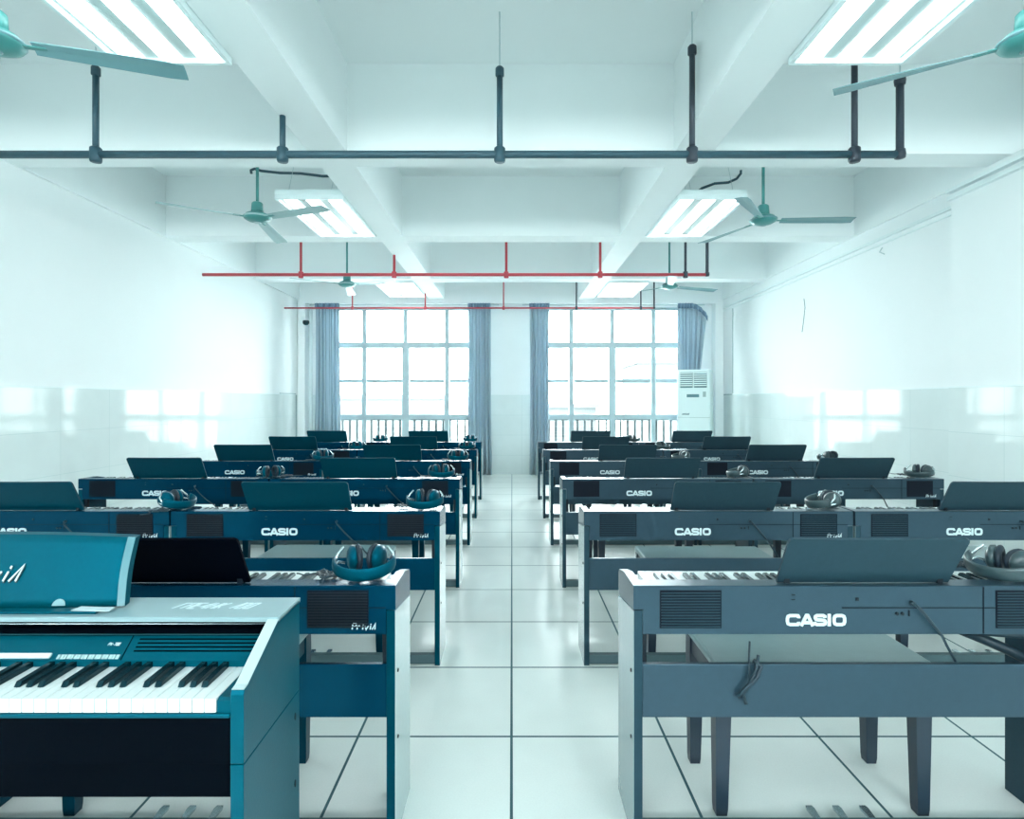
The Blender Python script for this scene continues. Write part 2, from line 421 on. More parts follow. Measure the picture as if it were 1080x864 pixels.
# ------------------------------------------------------------------ air conditioner
ac = thing('air_conditioner', 'tall white floor standing air conditioner in the far right corner', 'air conditioner', (3.11, 10.02, 0), math.radians(-27))
bm = new(); box(bm, -.265, .265, -.17, .17, .06, 1.84, .018); box(bm, -.25, .25, -.15, .15, 0, .06); obj('cabinet', bm, 'acwhite', ac)
bm = new(); box(bm, -.25, .25, -.182, -.170, 1.50, 1.825, .005); obj('outlet_surround', bm, 'acwhite', ac)
bm = new()
box(bm, -.215, -.012, -.186, -.182, 1.535, 1.79); box(bm, .012, .215, -.186, -.182, 1.535, 1.79); obj('air_outlet', bm, 'acdark', ac)
for k in range(7):
    bm = new(); z = 1.56+k*.034
    for a, b in ((-.213, -.014), (.014, .213)): prism(bm, [(-.198, z), (-.186, z+.012), (-.186, z+.020), (-.200, z+.006)], 'x', a, b)
    obj('louvre', bm, 'acwhite', ac)
bm = new(); box(bm, -.11, .09, -.176, -.170, 1.375, 1.425, .002); obj('display', bm, 'acdark', ac)
bm = new(); box(bm, .15, .20, -.175, -.170, 1.38, 1.47, .001); obj('energy_label', bm, 'lampinner', ac)
bm = new(); box(bm, -.262, .262, -.174, -.170, 1.035, 1.041); obj('panel_seam', bm, 'lampinner', ac)
bm = new()
for k in range(4): prism(bm, [(-.19+k*.03, 1.08), (-.165+k*.03, 1.08), (-.155+k*.03, 1.105+.008*(k % 2)), (-.18+k*.03, 1.10)], 'y', -.174, -.170)
obj('emblem', bm, 'acdark', ac)

cctv = thing('security_camera', 'small dark dome security camera high in far left corner', 'camera', (-3.60, 10.27, 2.67))
bm = new(); box(bm, -.06, .0, -.04, .04, -.06, .10, .006); box(bm, -.10, -.06, -.03, .03, -.01, .05, .006); obj('mount', bm, 'trimwhite', cctv)
bm = new(); lathe(bm, [(0, -.05), (.03, -.044), (.052, -.02), (.058, .01), (.05, .035), (0, .042)], 20, c=(.035, -.05, 0)); obj('dome', bm, 'camera_dark', cctv)
bm = new(); tube(bm, [(XR-.008, 7.55, 2.62), (XR-.010, 7.52, 2.5), (XR-.010, 7.56, 2.33), (XR-.008, 7.60, 2.2)], .004, 6)
o = obj('wall_wire', bm, 'darkline'); tag(o, 'short dark wire hanging on the right wall above the tiles', 'wire')
bm = new(); tube(bm, [(XR-.008, 5.95, 2.86), (XR-.02, 5.98, 2.82), (XR-.02, 5.90, 2.78)], .005, 6)
o = obj('wall_hook', bm, 'rod'); tag(o, 'small bent wire hook just below the right wall moulding', 'hook')

# ------------------------------------------------------------------ lettering (flat strokes made of thin prisms)
def ribbon(bm, pts, w, y0, y1, closed=False, xs=1.0):
    """stroke in xz plane with mitred corners, extruded y0..y1"""
    P = [Vector((p[0], p[1])) for p in pts]; n = len(P); Lp, Rp = [], []
    for i in range(n):
        a = P[i-1] if (i > 0 or closed) else None
        b = P[(i+1) % n] if (i < n-1 or closed) else None
        d1 = (P[i]-a).normalized() if a is not None else None
        d2 = (b-P[i]).normalized() if b is not None else None
        d = (d1+d2).normalized() if (d1 is not None and d2 is not None) else (d1 or d2)
        nn = Vector((-d.y, d.x)); k = 1.0
        if d1 is not None and d2 is not None:
            k = 1/max(.45, nn.dot(Vector((-d1.y, d1.x))))
        off = Vector((nn.x*w/2*k, nn.y*w/2*k)); Lp.append(P[i]+off); Rp.append(P[i]-off)
    vf = [[bm.verts.new((q.x*xs, yy, q.y)) for q in S] for S in (Lp, Rp) for yy in (y0, y1)]
    lf, lb, rf, rb = vf
    m = n if closed else n-1
    for i in range(m):
        j = (i+1) % n
        bm.faces.new((lf[i], lf[j], rf[j], rf[i])); bm.faces.new((lb[i], rb[i], rb[j], lb[j]))
        bm.faces.new((lf[i], lb[i], lb[j], lf[j])); bm.faces.new((rf[i], rf[j], rb[j], rb[i]))
def rrect(x0, x1, z0, z1, c):
    return [(x0+c, z0), (x1-c, z0), (x1-c*.3, z0+c*.3), (x1, z0+c), (x1, z1-c), (x1-c*.3, z1-c*.3), (x1-c, z1), (x0+c, z1), (x0+c*.3, z1-c*.3), (x0, z1-c), (x0, z0+c), (x0+c*.3, z0+c*.3)]
def casio(bm, x, z, h, y0, y1):
    """wide wordmark, height h, origin lower left; total width 4.95 h"""
    s = h; w = .26*h; q = w/2
    def R(pts, closed=False): ribbon(bm, [(x+a*s, z+b*s) for a, b in pts], w, y0, y1, closed)
    k = .13; a = .30
    # C
    R([(1.08, .66), (1.08, .74), (1.0, .87), (.36, .87), (.19, .80), (.13, .62), (.13, .38), (.19, .20), (.36, .13), (1.0, .13), (1.08, .26), (1.08, .34)])
    # A
    R([(1.28, .0), (1.72, .88), (1.84, .88), (2.26, .0)]); R([(1.50, .28), (2.02, .28)])
    # S
    R([(3.28, .68), (3.26, .80), (3.14, .87), (2.60, .87), (2.47, .80), (2.45, .68), (2.52, .56), (2.64, .52), (3.12, .48), (3.26, .43), (3.32, .32), (3.28, .20), (3.14, .13), (2.58, .13), (2.44, .20), (2.42, .34)])
    # I
    R([(3.62, 0), (3.62, 1)])
    # O
    R([(v[0], v[1]) for v in rrect(4.02, 4.90, .13, .87, .22)], True)
GLY = {
 'P': [[(0, 0), (0, 1)], [(0, 1), (.55, 1), (.62, .75), (.55, .5), (0, .5)]],
 'R': [[(0, 0), (0, .6)], [(0, .35), (.2, .6), (.45, .6)]],
 'i': [[(.12, 0), (.12, .6)], [(.12, .78), (.12, .95)]],
 'v': [[(0, .6), (.28, 0), (.58, .6)]],
 'A': [[(0, 0), (.40, 1), (.46, 0)]],
 'X': [[(0, 0), (.6, 1)], [(0, 1), (.6, 0)]],
 '-': [[(.05, .45), (.45, .45)]],
 '7': [[(0, 1), (.55, 1), (.2, 0)]],
 '0': [[(.05, 0), (.55, 0), (.55, 1), (.05, 1), (.05, 0)]],
 'G': [[(0, 0), (0, 1), (.6, 1)]],
 'a': [[(0, 0), (0, 1), (.6, 1), (.6, 0)], [(0, .5), (.6, .5)]],
 'E': [[(.6, 0), (0, 0), (0, 1), (.6, 1)], [(0, .5), (.5, .5)]],
 '4': [[(.5, 0), (.5, 1), (0, .35), (.65, .35)]],
 'H': [[(0, 0), (0, 1)], [(.6, 0), (.6, 1)], [(0, .5), (.6, .5)]],
 'K': [[(0, 0), (0, 1)], [(.55, 1), (.05, .5), (.55, 0)]],
 '/': [[(0, 0), (.35, 1.1)]], ' ': [],
}
def text(bm, s, x, z, h, w, y0, y1, adv=.8, slant=.0, wide=1.0):
    for ch in s:
        for st in GLY[ch]:
            ribbon(bm, [(x+a*h*wide+slant*b*h, z+b*h) for a, b in st], w, y0, y1)
        x += adv*h*wide if ch not in 'i/' else adv*h*wide*.55

# ------------------------------------------------------------------ student piano
WP = 1.335; HW = WP/2
BLK = [1, 0, 0, 1, 0, 1, 1, 0, 1, 0, 1, 1]   # placeholder, real pattern below
def key_layout(n_white=52):
    """keyboard seen by its player: returns x offsets (0..1 in white keys) of the black keys from the lowest note"""
    res = []; names = 'AB' + 'CDEFGAB'*7 + 'C'
    for i, nme in enumerate(names[:-1]):
        if nme in 'ACDFG': res.append(i+1)
    return res
BK = key_layout()
KW = 1.222/52

def make_piano(side, detailed, stand_dx, board=None):
    body_m, stand_m, sheen_m, gr = (M['teal'], M['tealstand'], M['teal_sheen'], M['grille_t']) if side == 'L' else (M['slate'], M['slatestand'], M['slate_sheen'], M['grille_s'])
    t = thing('digital_piano', 'x', 'piano')
    bm = new(); e = HW-.028
    prism(bm, [(0, .622), (0, .762), (.003, .765), (.062, .765), (.066, .730), (.238, .728), (.240, .622)], 'x', -e, e)
    prism(bm, [(.0, .695), (.0, .762), (.003, .765), (.15, .765), (.235, .748), (.245, .735), (.245, .660)], 'x', -HW, -e)
    prism(bm, [(.0, .695), (.0, .762), (.003, .765), (.15, .765), (.235, .748), (.245, .735), (.245, .660)], 'x', e, HW)
    body = obj('body', bm, body_m, t)
    # seam strip across the back, speaker grilles, sockets, wordmarks
    bm = new(); box(bm, -.05, e, -.0016, .001, .699, .7015); box(bm, e-.272, e-.269, -.0016, .001, .624, .762); obj('back_seam', bm, gr, body)
    for gx0 in (-HW+.078, HW-.262):
        bm = new(); box(bm, gx0, gx0+.182, -.0022, .001, .640, .752)
        g = obj('speaker_grille', bm, gr, body)
        if detailed:
            bm = new()
            for k in range(13): box(bm, gx0+.004, gx0+.178, -.0042, -.0022, .6435+k*.0083, .6465+k*.0083)
            obj('grille_rib', bm, 'bracket' if side == 'L' else stand_m, g)
    bm = new(); casio(bm, -HW+.450, .647, .0355, -.0035, -.0005)
    lg = obj('wordmark', bm, 'logo', body, 'white block wordmark')
    bm = new(); text(bm, 'PRiviA', HW-.128, .637, .017, .0035, -.0035, -.0005, .85, .15, 1.0)
    lg2 = obj('badge', bm, 'logo', body, 'small pale badge low on the back'); 
    bm = new()
    for dx in (.112, .128): 
        prism(bm, [(dx-.005+.005*math.cos(a*PI/4)+.005, .683+.005*math.sin(a*PI/4)) for a in range(8)], 'y', -.004, 0)
    box(bm, .146, .149, -.004, 0, .676, .693); box(bm, -.200, -.190, -.004, 0, .738, .740); box(bm, -.200, -.190, -.004, 0, .724, .7255); box(bm, -.01, -.002, -.004, 0, .722, .730)
    obj('socket', bm, 'bracket', body)
    bm = new(); lathe(bm, [(0, .0), (.006, .0), (.006, .012), (0, .012)], 10); 
    bmesh.ops.rotate(bm, verts=bm.verts[:], cent=(0, 0, 0), matrix=Matrix.Rotation(PI/2, 3, 'X'))
    bmesh.ops.translate(bm, verts=bm.verts[:], vec=(.155, 0, .716))
    tube(bm, [(.155, -.012, .716), (.165, -.025, .705), (.20, -.022, .665), (.24, -.010, .62), (.275, .020, .58), (.31, .034, .53), (.35, .045, .45), (.46, .05, .41), (.60, .05, .43)], .0042, 6)
    if not board: obj('power_cord', bm, 'cord', t)
    else: bm.free()
    # side panels
    for s in (-1, 1):
        bm = new(); a, b = (s*(HW-.027), s*HW)
        prism(bm, [(0, 0), (0, .692), (.245, .657), (.25, .64), (.25, 0)], 'x', min(a, b), max(a, b), .0015)
        bm.normal_update()
        for f in bm.faces: f.material_index = 1 if (abs(f.calc_center_median().x - b) < .0012) else 0  # outer face gets the pale painted sheen, the rest stays dark
        sp = obj('side_panel', bm, [stand_m, sheen_m], t)
        bm = new()
        for z in (.50, .30): 
            lathe(bm, [(0, 0), (.006, 0), (.005, .003), (0, .0035)], 10, c=(0, 0, 0))
            bmesh.ops.rotate(bm, verts=bm.verts[-0:] if False else [v for v in bm.verts if v.index == -1 or True][-22:], cent=(0, 0, 0), matrix=Matrix.Rotation(s*PI/2, 3, 'Y'))
            bmesh.ops.translate(bm, verts=bm.verts[-22:], vec=(s*(HW-.0005), .035, z))
        obj('screw_cap', bm, 'bracket', sp)
        bm = new(); a, b = sorted((s*(HW-.028), s*(HW-.044))); box(bm, a, b, .02, .05, .49, .69, .003); obj('bracket', bm, 'bracket', t)
    bm = new(); box(bm, -HW+.0275, HW-.0275, .006, .022, .372, .530, .0015); obj('lower_panel', bm, body_m, t)
    bm = new(); box(bm, -HW+.0275, HW-.0275, .008, .045, .004, .048, .002); fb = obj('foot_bar', bm, 'footbar', t)
    bm = new(); box(bm, -.14, .14, .046, .062, .0, .030, .003); pu = obj('pedal_unit', bm, stand_m, t)
    for k in (-1, 0, 1):
        bm = new()
        prism(bm, [(k*.085-.008, .058), (k*.085+.008, .058), (k*.085+.013, .115), (k*.085+.010, .128), (k*.085-.010, .128), (k*.085-.013, .115)], 'z', .020, .028, .001)
        obj('pedal', bm, 'pedal', pu)
    # keyboard
    K0 = -.611; bm = new()
    for i in range(52):
        x = K0+i*KW
        box(bm, x+.0006, x+KW-.0006, .068, .213, .728, .747)
    kb = obj('keyboard', bm, ['white_key', 'black_key'], t) if False else None
    if not detailed:
        for p in BK:
            x = -K0-p*KW                     # the player sits on the far side: notes run from right to left
            prism(bm, [(.069, .745), (.069, .759), (.158, .759), (.165, .749), (.166, .745)], 'x', x-.0058, x+.0058, mi=1)
    kb = obj('keyboard', bm, ['white_key', 'black_key'], t)
    if detailed:
        p0 = None
        for p in BK:
            x = -K0-p*KW
            if p0 is None:
                b2 = new(); prism(b2, [(.069, .7465), (.069, .757), (.072, .759), (.158, .759), (.164, .752), (.166, .7465)], 'x', -.0058, .0058, .0008)
                p0 = obj('black_key', b2, 'black_key', kb); p0.location.x = x
            else:
                c = p0.copy(); COL.objects.link(c); c.location.x = x
    # music stand leaning back towards the class front
    bm = new(); n = 24; front, back = [], []
    zt0, zt1, y0, y1 = .766, .917, .030, -.060
    pts = []
    wb, wt = .2585, .2600
    r = .012
    outline = [(-wb, 0), (wb, 0), (wt, 1-r/.15), (wt-r*.3, 1-r*.3/.15), (wt-r, 1)]
    for k in range(1, 12):
        u = k/12; outline.append(((wt-r)*(1-2*u), 1-.012*math.sin(u*PI)))
    outline += [(-wt+r, 1), (-wt+r*.3, 1-r*.3/.15), (-wt, 1-r/.15)]
    A = []; B = []
    for x, v in outline:
        A.append(bm.verts.new((x+stand_dx, y0+(y1-y0)*v, zt0+(zt1-zt0)*v))); B.append(bm.verts.new((x+stand_dx, y0+(y1-y0)*v+.008, zt0+(zt1-zt0)*v+.004)))
    bm.faces.new(A); bm.faces.new(B[::-1])
    for i in range(len(A)): bm.faces.new((A[i], B[i], B[(i+1) % len(A)], A[(i+1) % len(A)]))
    ms = obj('music_stand', bm, board or stand_m, t)
    bm = new()
    for x in (-.23, .23): box(bm, stand_dx+x-.008, stand_dx+x+.008, .022, .046, .765, .780, .001)
    box(bm, stand_dx-.235, stand_dx-.215, .030, .040, .755, .766)
    obj('stand_hinge', bm, 'bracket', ms)
    return t

ROWS = [1.75, 2.93, 4.15, 5.37, 6.60, 7.85]
XC = {('L', 0): -1.0125, ('L', 1): -2.356, ('R', 0): 1.0275, ('R', 1): 2.374}
protos = {}
def proto(side, det, dx, board=None):
    return make_piano(side, det, dx, board)
rown = ['first', 'second', 'third', 'fourth', 'fifth', 'sixth']
def plabel(r, side, c):
    s = 'left' if side == 'L' else 'right'
    col = 'teal black' if side == 'L' else 'slate black'
    pos = 'beside the aisle' if c == 0 else 'nearer the %s wall' % s
    if r == 0: return '%s digital piano in the front row, %s of the aisle' % (col, s)
    if r == 5: return '%s digital piano %s, %s block, row nearest the windows' % (col, pos, s)
    return '%s digital piano %s, %s block, %s row' % (col, pos, s, rown[r])
src = {}
for side in 'LR':
    for r in range(6):
        for c in (0, 1):
            if r == 0 and c == 1: continue
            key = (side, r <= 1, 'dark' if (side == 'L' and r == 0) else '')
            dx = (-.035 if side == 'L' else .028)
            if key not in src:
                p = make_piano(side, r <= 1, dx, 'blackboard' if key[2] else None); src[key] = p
            else:
                remember(); p = copy_tree(src[key])
            p['label'] = plabel(r, side, c); p['group'] = 'student pianos in rows'
            p.location = (XC[(side, c)] - (.012*r if side == 'L' else .003*r), ROWS[r], 0)

# ------------------------------------------------------------------ benches
def make_bench(side):
    wood = M['bench_t'] if side == 'L' else M['bench_s']
    t = thing('piano_bench', 'x', 'bench')
    bm = new(); box(bm, -.345, .345, 0, .33, .462, .490, .010); obj('seat', bm, 'seat', t)
    bm = new(); box(bm, -.335, .335, .010, .032, .405, .461, .002); box(bm, -.335, .335, .298, .320, .405, .461, .002)
    box(bm, -.335, -.313, .033, .297, .405, .461, .002); box(bm, .313, .335, .033, .297, .405, .461, .002); obj('apron', bm, wood, t)
    for sx in (-1, 1):
        for yy in (.03, .30):
            bm = new(); x = sx*.315; b = []
            for z, h in ((0, .017), (.02, .019), (.40, .026), (.461, .026)):
                b.append([bm.verts.new((x+a*h+(sx*.004*(1-z/.46)), yy+q*h, z)) for a, q in ((-1, -1), (1, -1), (1, 1), (-1, 1))])
            for i in range(3):
                for k in range(4): bm.faces.new((b[i][k], b[i][(k+1) % 4], b[i+1][(k+1) % 4], b[i+1][k]))
            bm.faces.new(b[0][::-1]); bm.faces.new(b[-1])
            obj('leg', bm, wood, t)
    return t
bsrc = {}
rnd = random.Random(11)
for side in 'LR':
    for r in range(6):
        for c in (0, 1):
            if r == 0 and c == 1: continue
            if side not in bsrc: t = make_bench(side); bsrc[side] = t
            else: remember(); t = copy_tree(bsrc[side])
            s = 'left' if side == 'L' else 'right'
            t['group'] = 'piano benches'
            where = 'front row' if r == 0 else ('row nearest the windows' if r == 5 else rown[r]+' row')
            pos = 'aisle side' if c == 0 else 'wall side'
            t['label'] = 'grey seated bench under the %s %s piano, %s block' % (where, pos, s)
            dx = {('L', 0): -.07, ('R', 0): -.045}.get((side, r), rnd.uniform(-.06, .08))
            dy = .105 if r == 0 else rnd.uniform(.09, .13)
            t.location = (XC[(side, c)]+dx - (.012*r if side == 'L' else .003*r), ROWS[r]+dy, 0)

# ------------------------------------------------------------------ headphones
def make_headphones(side):
    m = M['hp_teal'] if side == 'L' else M['hp_slate']
    t = thing('headphones', 'x', 'headphones')
    bm = new(); n = 26; pts = []
    for k in range(n+1):
        a = PI + PI*k/n            # band apex towards -y
        x = .088*math.cos(a); y = .075*math.sin(a)+.02
        z = .021 + .020*(1-abs(math.sin(a)))
        pts.append((x, y, z))
    tube(bm, pts, .01, 12, rx=(.006, .020)); obj('headband', bm, m, t)
    for s in (-1, 1):
        bm = new(); lathe(bm, [(0, -.006), (.022, -.004), (.036, .004), (.038, .016), (.030, .021), (0, .021)], 24)
        R = Matrix.Rotation(s*PI/2, 3, 'Y'); Rz = Matrix.Rotation(-s*.35, 3, 'Z')
        bmesh.ops.rotate(bm, verts=bm.verts[:], cent=(0, 0, 0), matrix=Rz @ R @ Matrix.Rotation(PI, 3, 'X'))
        bmesh.ops.translate(bm, verts=bm.verts[:], vec=(s*.050, .042, .046)); cup = obj('ear_cup', bm, m, t)
        bm = new(); 
        prof = [(.016+.013+.011*math.cos(q*PI/5), .028+.009*math.sin(q*PI/5)) for q in range(11)]
        lathe(bm, prof, 24)
        bmesh.ops.rotate(bm, verts=bm.verts[:], cent=(0, 0, 0), matrix=Rz @ R @ Matrix.Rotation(PI, 3, 'X'))
        bmesh.ops.translate(bm, verts=bm.verts[:], vec=(s*.050, .042, .046)); obj('cushion', bm, 'hp_pad', cup)
        bm = new(); tube(bm, [(s*.088, .022, .040), (s*.082, .042, .060), (s*.066, .048, .078)], .004, 8); tube(bm, [(s*.088, .018, .030), (s*.083, .045, .035), (s*.062, .050, .030)], .004, 8)
        obj('yoke', bm, 'chrome', t)
    bm = new()
    pts = []
    for k in range(70):
        a = k*.42; rr = .030+.012*math.sin(k*.9)
        pts.append((-.085+.6*rr*math.cos(a)-.0006*k, .015+1.1*rr*math.sin(a), .004+.0006*abs(math.sin(k*1.3))*10))
    for k in range(14): pts.append((-.125-.006*k, .03+.01*math.sin(k*.6), .004))
    tube(bm, pts, .0024, 6); obj('cord', bm, 'cord', t)
    return t
HP = [ # x px of centre, row, rz deg, side, distance behind the rear edge
 (383, 0, 4, 'L', .085, 'heaped teal headphones on the right end of the front left piano'),
 (447, 1, -8, 'L', .09, 'headphones on the aisle end of the second row left piano'),
 (190, 1, 80, 'L', .09, 'headphones with trailing cord on the second row left, wall side piano'),
 (466, 2, 15, 'L', .09, 'headphones on the aisle end of the third row left piano'),
 (285, 2, -150, 'L', .09, 'headphones on the keys of the third row left, wall side piano'),
 (483, 3, 5, 'L', .09, 'headphones on the aisle end of the fourth row left piano'),
 (341, 3, 30, 'L', .09, 'headphones on the fourth row left, wall side piano'),
 (492, 4, -10, 'L', .09, 'headphones on the aisle end of the fifth row left piano'),
 (377, 4, 20, 'L', .09, 'headphones on the fifth row left, wall side piano'),
 (496, 5, 5, 'L', .09, 'headphones on the aisle end of the last row left piano'),
 (401, 5, 10, 'L', .09, 'headphones on the last row left, wall side piano'),
 (1052, 0, -70, 'R', .085, 'big charcoal headphones at the right end of the front right piano'),
 (864, 1, -100, 'R', .09, 'headphones lying at the piano junction in the second row right'),
 (776, 2, -110, 'R', .09, 'headphones on the third row right, aisle side piano'),
 (968, 2, -60, 'R', .09, 'headphones on the wall end of the third row right piano'),
 (871, 3, 200, 'R', .09, 'headphones partly hidden by a music stand, fourth row right, wall side'),
 (716, 3, -90, 'R', .09, 'headphones at the piano junction in the fourth row right'),
 (668, 5, 10, 'R', .09, 'headphones on the last row right, aisle side piano'),
 (700, 4, 40, 'R', .09, 'headphones at the piano junction in the fifth row right'),
]
hsrc = {}
for px, r, rz, side, dy, lab in HP:
    if side not in hsrc: t = make_headphones(side); hsrc[side] = t
    else: remember(); t = copy_tree(hsrc[side])
    d = ROWS[r]+dy
    t.location = ((px-540)/623*d, d, .7655)
    t.rotation_euler = (math.radians(0), 0, math.radians(rz)); t['label'] = lab; t['group'] = 'headphones on the pianos'
    if r == 0: t.scale = (1.05,)*3

# ------------------------------------------------------------------ teacher's piano (keys towards us)
tp = thing('stage_piano', 'teal cabinet piano facing the class with keys towards the viewer, front left corner', 'piano', (-1.213, 1.14, 0))
tw = .695       # half width -> right outer face at x=-.518
S0 = tw-.026
M['t_top'] = mat('lid_painted_sheen', (.26, .38, .41), .28, noise=.05, nscale=40)  # reflected light on the lid top put into a paler base colour
M['t_body'] = mat('teal_cabinet', (.0, .068, .098), .3, tint=(.02, .45, .75), noise=.08, nscale=60, bump=.1)
M['t_bevel'] = mat('teal_rail', (.03, .17, .21), .3)
M['t_arm'] = mat('pale_teal_edge', (.42, .54, .55), .3)
M['t_dark'] = mat('slot_and_painted_shade_black', (.0, .0015, .004), .6, spec=.03)  # shade of the lower cabinet put into a near black base; slots share it
for s in (-1, 1):
    a, b = sorted((s*S0, s*tw))
    bm = new(); prism(bm, [(0, .612), (0, .745), (.004, .753), (.02, .755), (.172, .826), (.30, .828), (.30, .612)], 'x', a, b, .0015)
    o = obj('side_arm', bm, 't_body', tp)
    bm = new(); prism(bm, [(.004, .7535), (.02, .7555), (.172, .8265), (.172, .8285), (.02, .7575), (.003, .7550)], 'x', a+.001, b-.001)
    obj('arm_cap', bm, 't_arm', o)
    bm = new(); prism(bm, [(0, 0), (0, .610), (.30, .610), (.30, 0)], 'x', a, b, .0015); sp = obj('side_panel', bm, 't_body', tp)
    bm = new()
    for z in (.56, .40):
        c = [(.27+.004*math.cos(q*PI/4), z+.009*math.sin(q*PI/4)) for q in range(8)]
        prism(bm, c, 'x', s*(tw-.0005), s*(tw+.0015))
    obj('screw_cap', bm, 'bracket', sp)
bm = new(); prism(bm, [(.172, .822), (.172, .830), (.174, .832), (.305, .832), (.305, .822)], 'x', -tw, tw); lid = obj('lid', bm, 't_top', tp)
bm = new(); text(bm, 'GaE4HK /00', 0, 0, .036, .0032, -.0005, .0008, .85, .45, .62)
# lay the lettering down on the lid
bmesh.ops.transform(bm, matrix=Matrix.Translation((.325, .205, .8322)) @ Matrix.Rotation(-PI/2, 4, 'X'), verts=bm.verts[:]) if False else None
for v in bm.verts: v.co = Vector((v.co.x+.425, .228+v.co.z, .8325-v.co.y))
obj('lettering', bm, 'logo', lid, 'slanted white lettering')
# dark slot with rails
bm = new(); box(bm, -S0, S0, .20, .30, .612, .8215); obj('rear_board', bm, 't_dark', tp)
bm = new(); tube(bm, [(-S0, .190, .811), (S0, .190, .811)], .0016, 8); obj('slot_rail', bm, 'chrome', tp)
bm = new(); prism(bm, [(.172, .797), (.180, .803), (.2, .803), (.2, .790), (.176, .790)], 'x', -S0, S0); obj('cover_edge', bm, 't_dark', tp)
bm = new(); box(bm, -S0, S0, .1735, .1765, .7935, .7965); obj('cover_rail', bm, 't_bevel', tp)
# control panel
bm = new(); prism(bm, [(.137, .752), (.185, .790), (.2, .790), (.2, .73), (.137, .73)], 'x', -S0, S0); cp = obj('control_panel', bm, 't_body', tp)
def onpanel(u, lift=.0015):   # u 0 bottom .. 1 top of the sloping panel
    return (.137+.048*u - lift*.62, .752+.038*u + lift*.78)
bm = new()
for k in range(4):
    y, z = onpanel(.32+.15*k); y2, z2 = onpanel(.37+.15*k)
    prism(bm, [(y, z), (y2, z2), (y2+.003, z2-.003), (y+.003, z-.003)], 'x', .385, S0-.012)
obj('speaker_slot', bm, 't_dark', cp)
y, z = onpanel(0); y2, z2 = onpanel(1)
bm = new(); prism(bm, [(y, z), (y2, z2), (y2+.003, z2-.003), (y+.003, z-.003)], 'x', .366, .3675); obj('panel_seam', bm, 't_dark', cp)
y, z = onpanel(.05, .004); y2, z2 = onpanel(.24, .004)
bm = new(); prism(bm, [(y, z), (y2, z2), (y2+.003, z2-.003), (y+.003, z-.003)], 'x', -.30, .211); obj('button_strip', bm, 'logo', cp, 'white strip with printed controls')
y, z = onpanel(.04, .002); y2, z2 = onpanel(.2, .002)
for k in range(18):
    bm = new(); x = .226+k*.0075
    prism(bm, [(y, z), (y2, z2), (y2+.003, z2-.003), (y+.003, z-.003)], 'x', x, x+.0052+.0015*(k % 2)); obj('button', bm, 'fan_blade', cp)
bm = new(); text(bm, 'PX-700', .322, 0, .006, .0013, 0, .0008, .8, .2, .9)
for v in bm.verts:
    yy, zz = onpanel(.55+v.co.z/.061, .0015); v.co = Vector((v.co.x, yy-v.co.y, zz))
obj('model_mark', bm, 'logo', cp)
# keys: individual
kb = bpy.data.objects.new('keyboard', None); COL.objects.link(kb); kb.parent = tp
kxr = tw-.053; kw = (kxr*2+.0)/54.6
kw = .0235; right = .642
pk = None
for i in range(52):
    x = right-(i+1)*kw
    if pk is None:
        bm = new(); box(bm, .0008, kw-.0008, 0, .150, .711, .738, .0008); pk = obj('white_key', bm, 'white_key', kb); pk.location.x = x
    else:
        c = pk.copy(); COL.objects.link(c); c.location.x = x
p0 = None
for p in BK:
    x = right-52*kw+p*kw
    if p0 is None:
        bm = new(); prism(bm, [(.045, .7365), (.045, .739), (.052, .748), (.150, .750), (.150, .7365)], 'x', -.0062, .0062, .0012); p0 = obj('black_key', bm, 'black_key', kb); p0.location.x = x
    else:
        c = p0.copy(); COL.objects.link(c); c.location.x = x
bm = new()
for a, b in ((right+.0005, S0), (-S0, right-52*kw-.0005)): prism(bm, [(.002, .70), (.002, .733), (.01, .737), (.137, .739), (.137, .70)], 'x', a, b)
obj('key_block', bm, 't_body', tp)
bm = new(); box(bm, -S0, S0, -.004, .2, .702, .710, .002); obj('key_slip', bm, 't_body', tp)
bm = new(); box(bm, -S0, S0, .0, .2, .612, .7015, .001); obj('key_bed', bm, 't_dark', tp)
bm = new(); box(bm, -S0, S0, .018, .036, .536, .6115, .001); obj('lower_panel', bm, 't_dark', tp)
bm = new(); box(bm, -S0, S0, .23, .29, .0, .07, .002); obj('foot_bar', bm, 't_body', tp)
# curved music stand
bm = new(); n = 20; F, Bk = [], []
for j in range(9):
    v = j/8; rf, rb = [], []
    for i in range(n+1):
        u = i/n*2-1
        w = .314 - .012*v - .005*math.sin(v*PI)
        yb = .215+.06*v + .018*u*u*(1) ; z = .836 + (.158-.012*u*u)*v
        rf.append(bm.verts.new((u*w, yb-.0, z))); rb.append(bm.verts.new((u*w*1.0, yb+.016, z+.003)))
    F.append(rf); Bk.append(rb)
for j in range(8):
    for i in range(n):
        a = bm.faces.new((F[j][i], F[j][i+1], F[j+1][i+1], F[j+1][i])); a.smooth = True
        a = bm.faces.new((Bk[j][i], Bk[j+1][i], Bk[j+1][i+1], Bk[j][i+1])); a.smooth = True
    bm.faces.new((F[j][0], F[j+1][0], Bk[j+1][0], Bk[j][0])); bm.faces.new((F[j][n], Bk[j][n], Bk[j+1][n], F[j+1][n]))
for i in range(n):
    bm.faces.new((F[0][i], Bk[0][i], Bk[0][i+1], F[0][i+1])); bm.faces.new((F[8][i], F[8][i+1], Bk[8][i+1], Bk[8][i]))
M['t_stand'] = mat('teal_stand_shell', (.0, .062, .088), .38, tint=(.02, .45, .75), noise=.1, nscale=90)
st = obj('music_stand', bm, 't_stand', tp)
def onstand(x, v, lift=.002):
    u = x/.30; return Vector((x, .215+.06*v+.018*u*u-lift, .836+(.158-.012*u*u)*v+lift*.3))
bm = new(); pr = []
for (x, y, z) in [(.297*k/10+.006, 0, 0) for k in range(-10, 11)]: pass
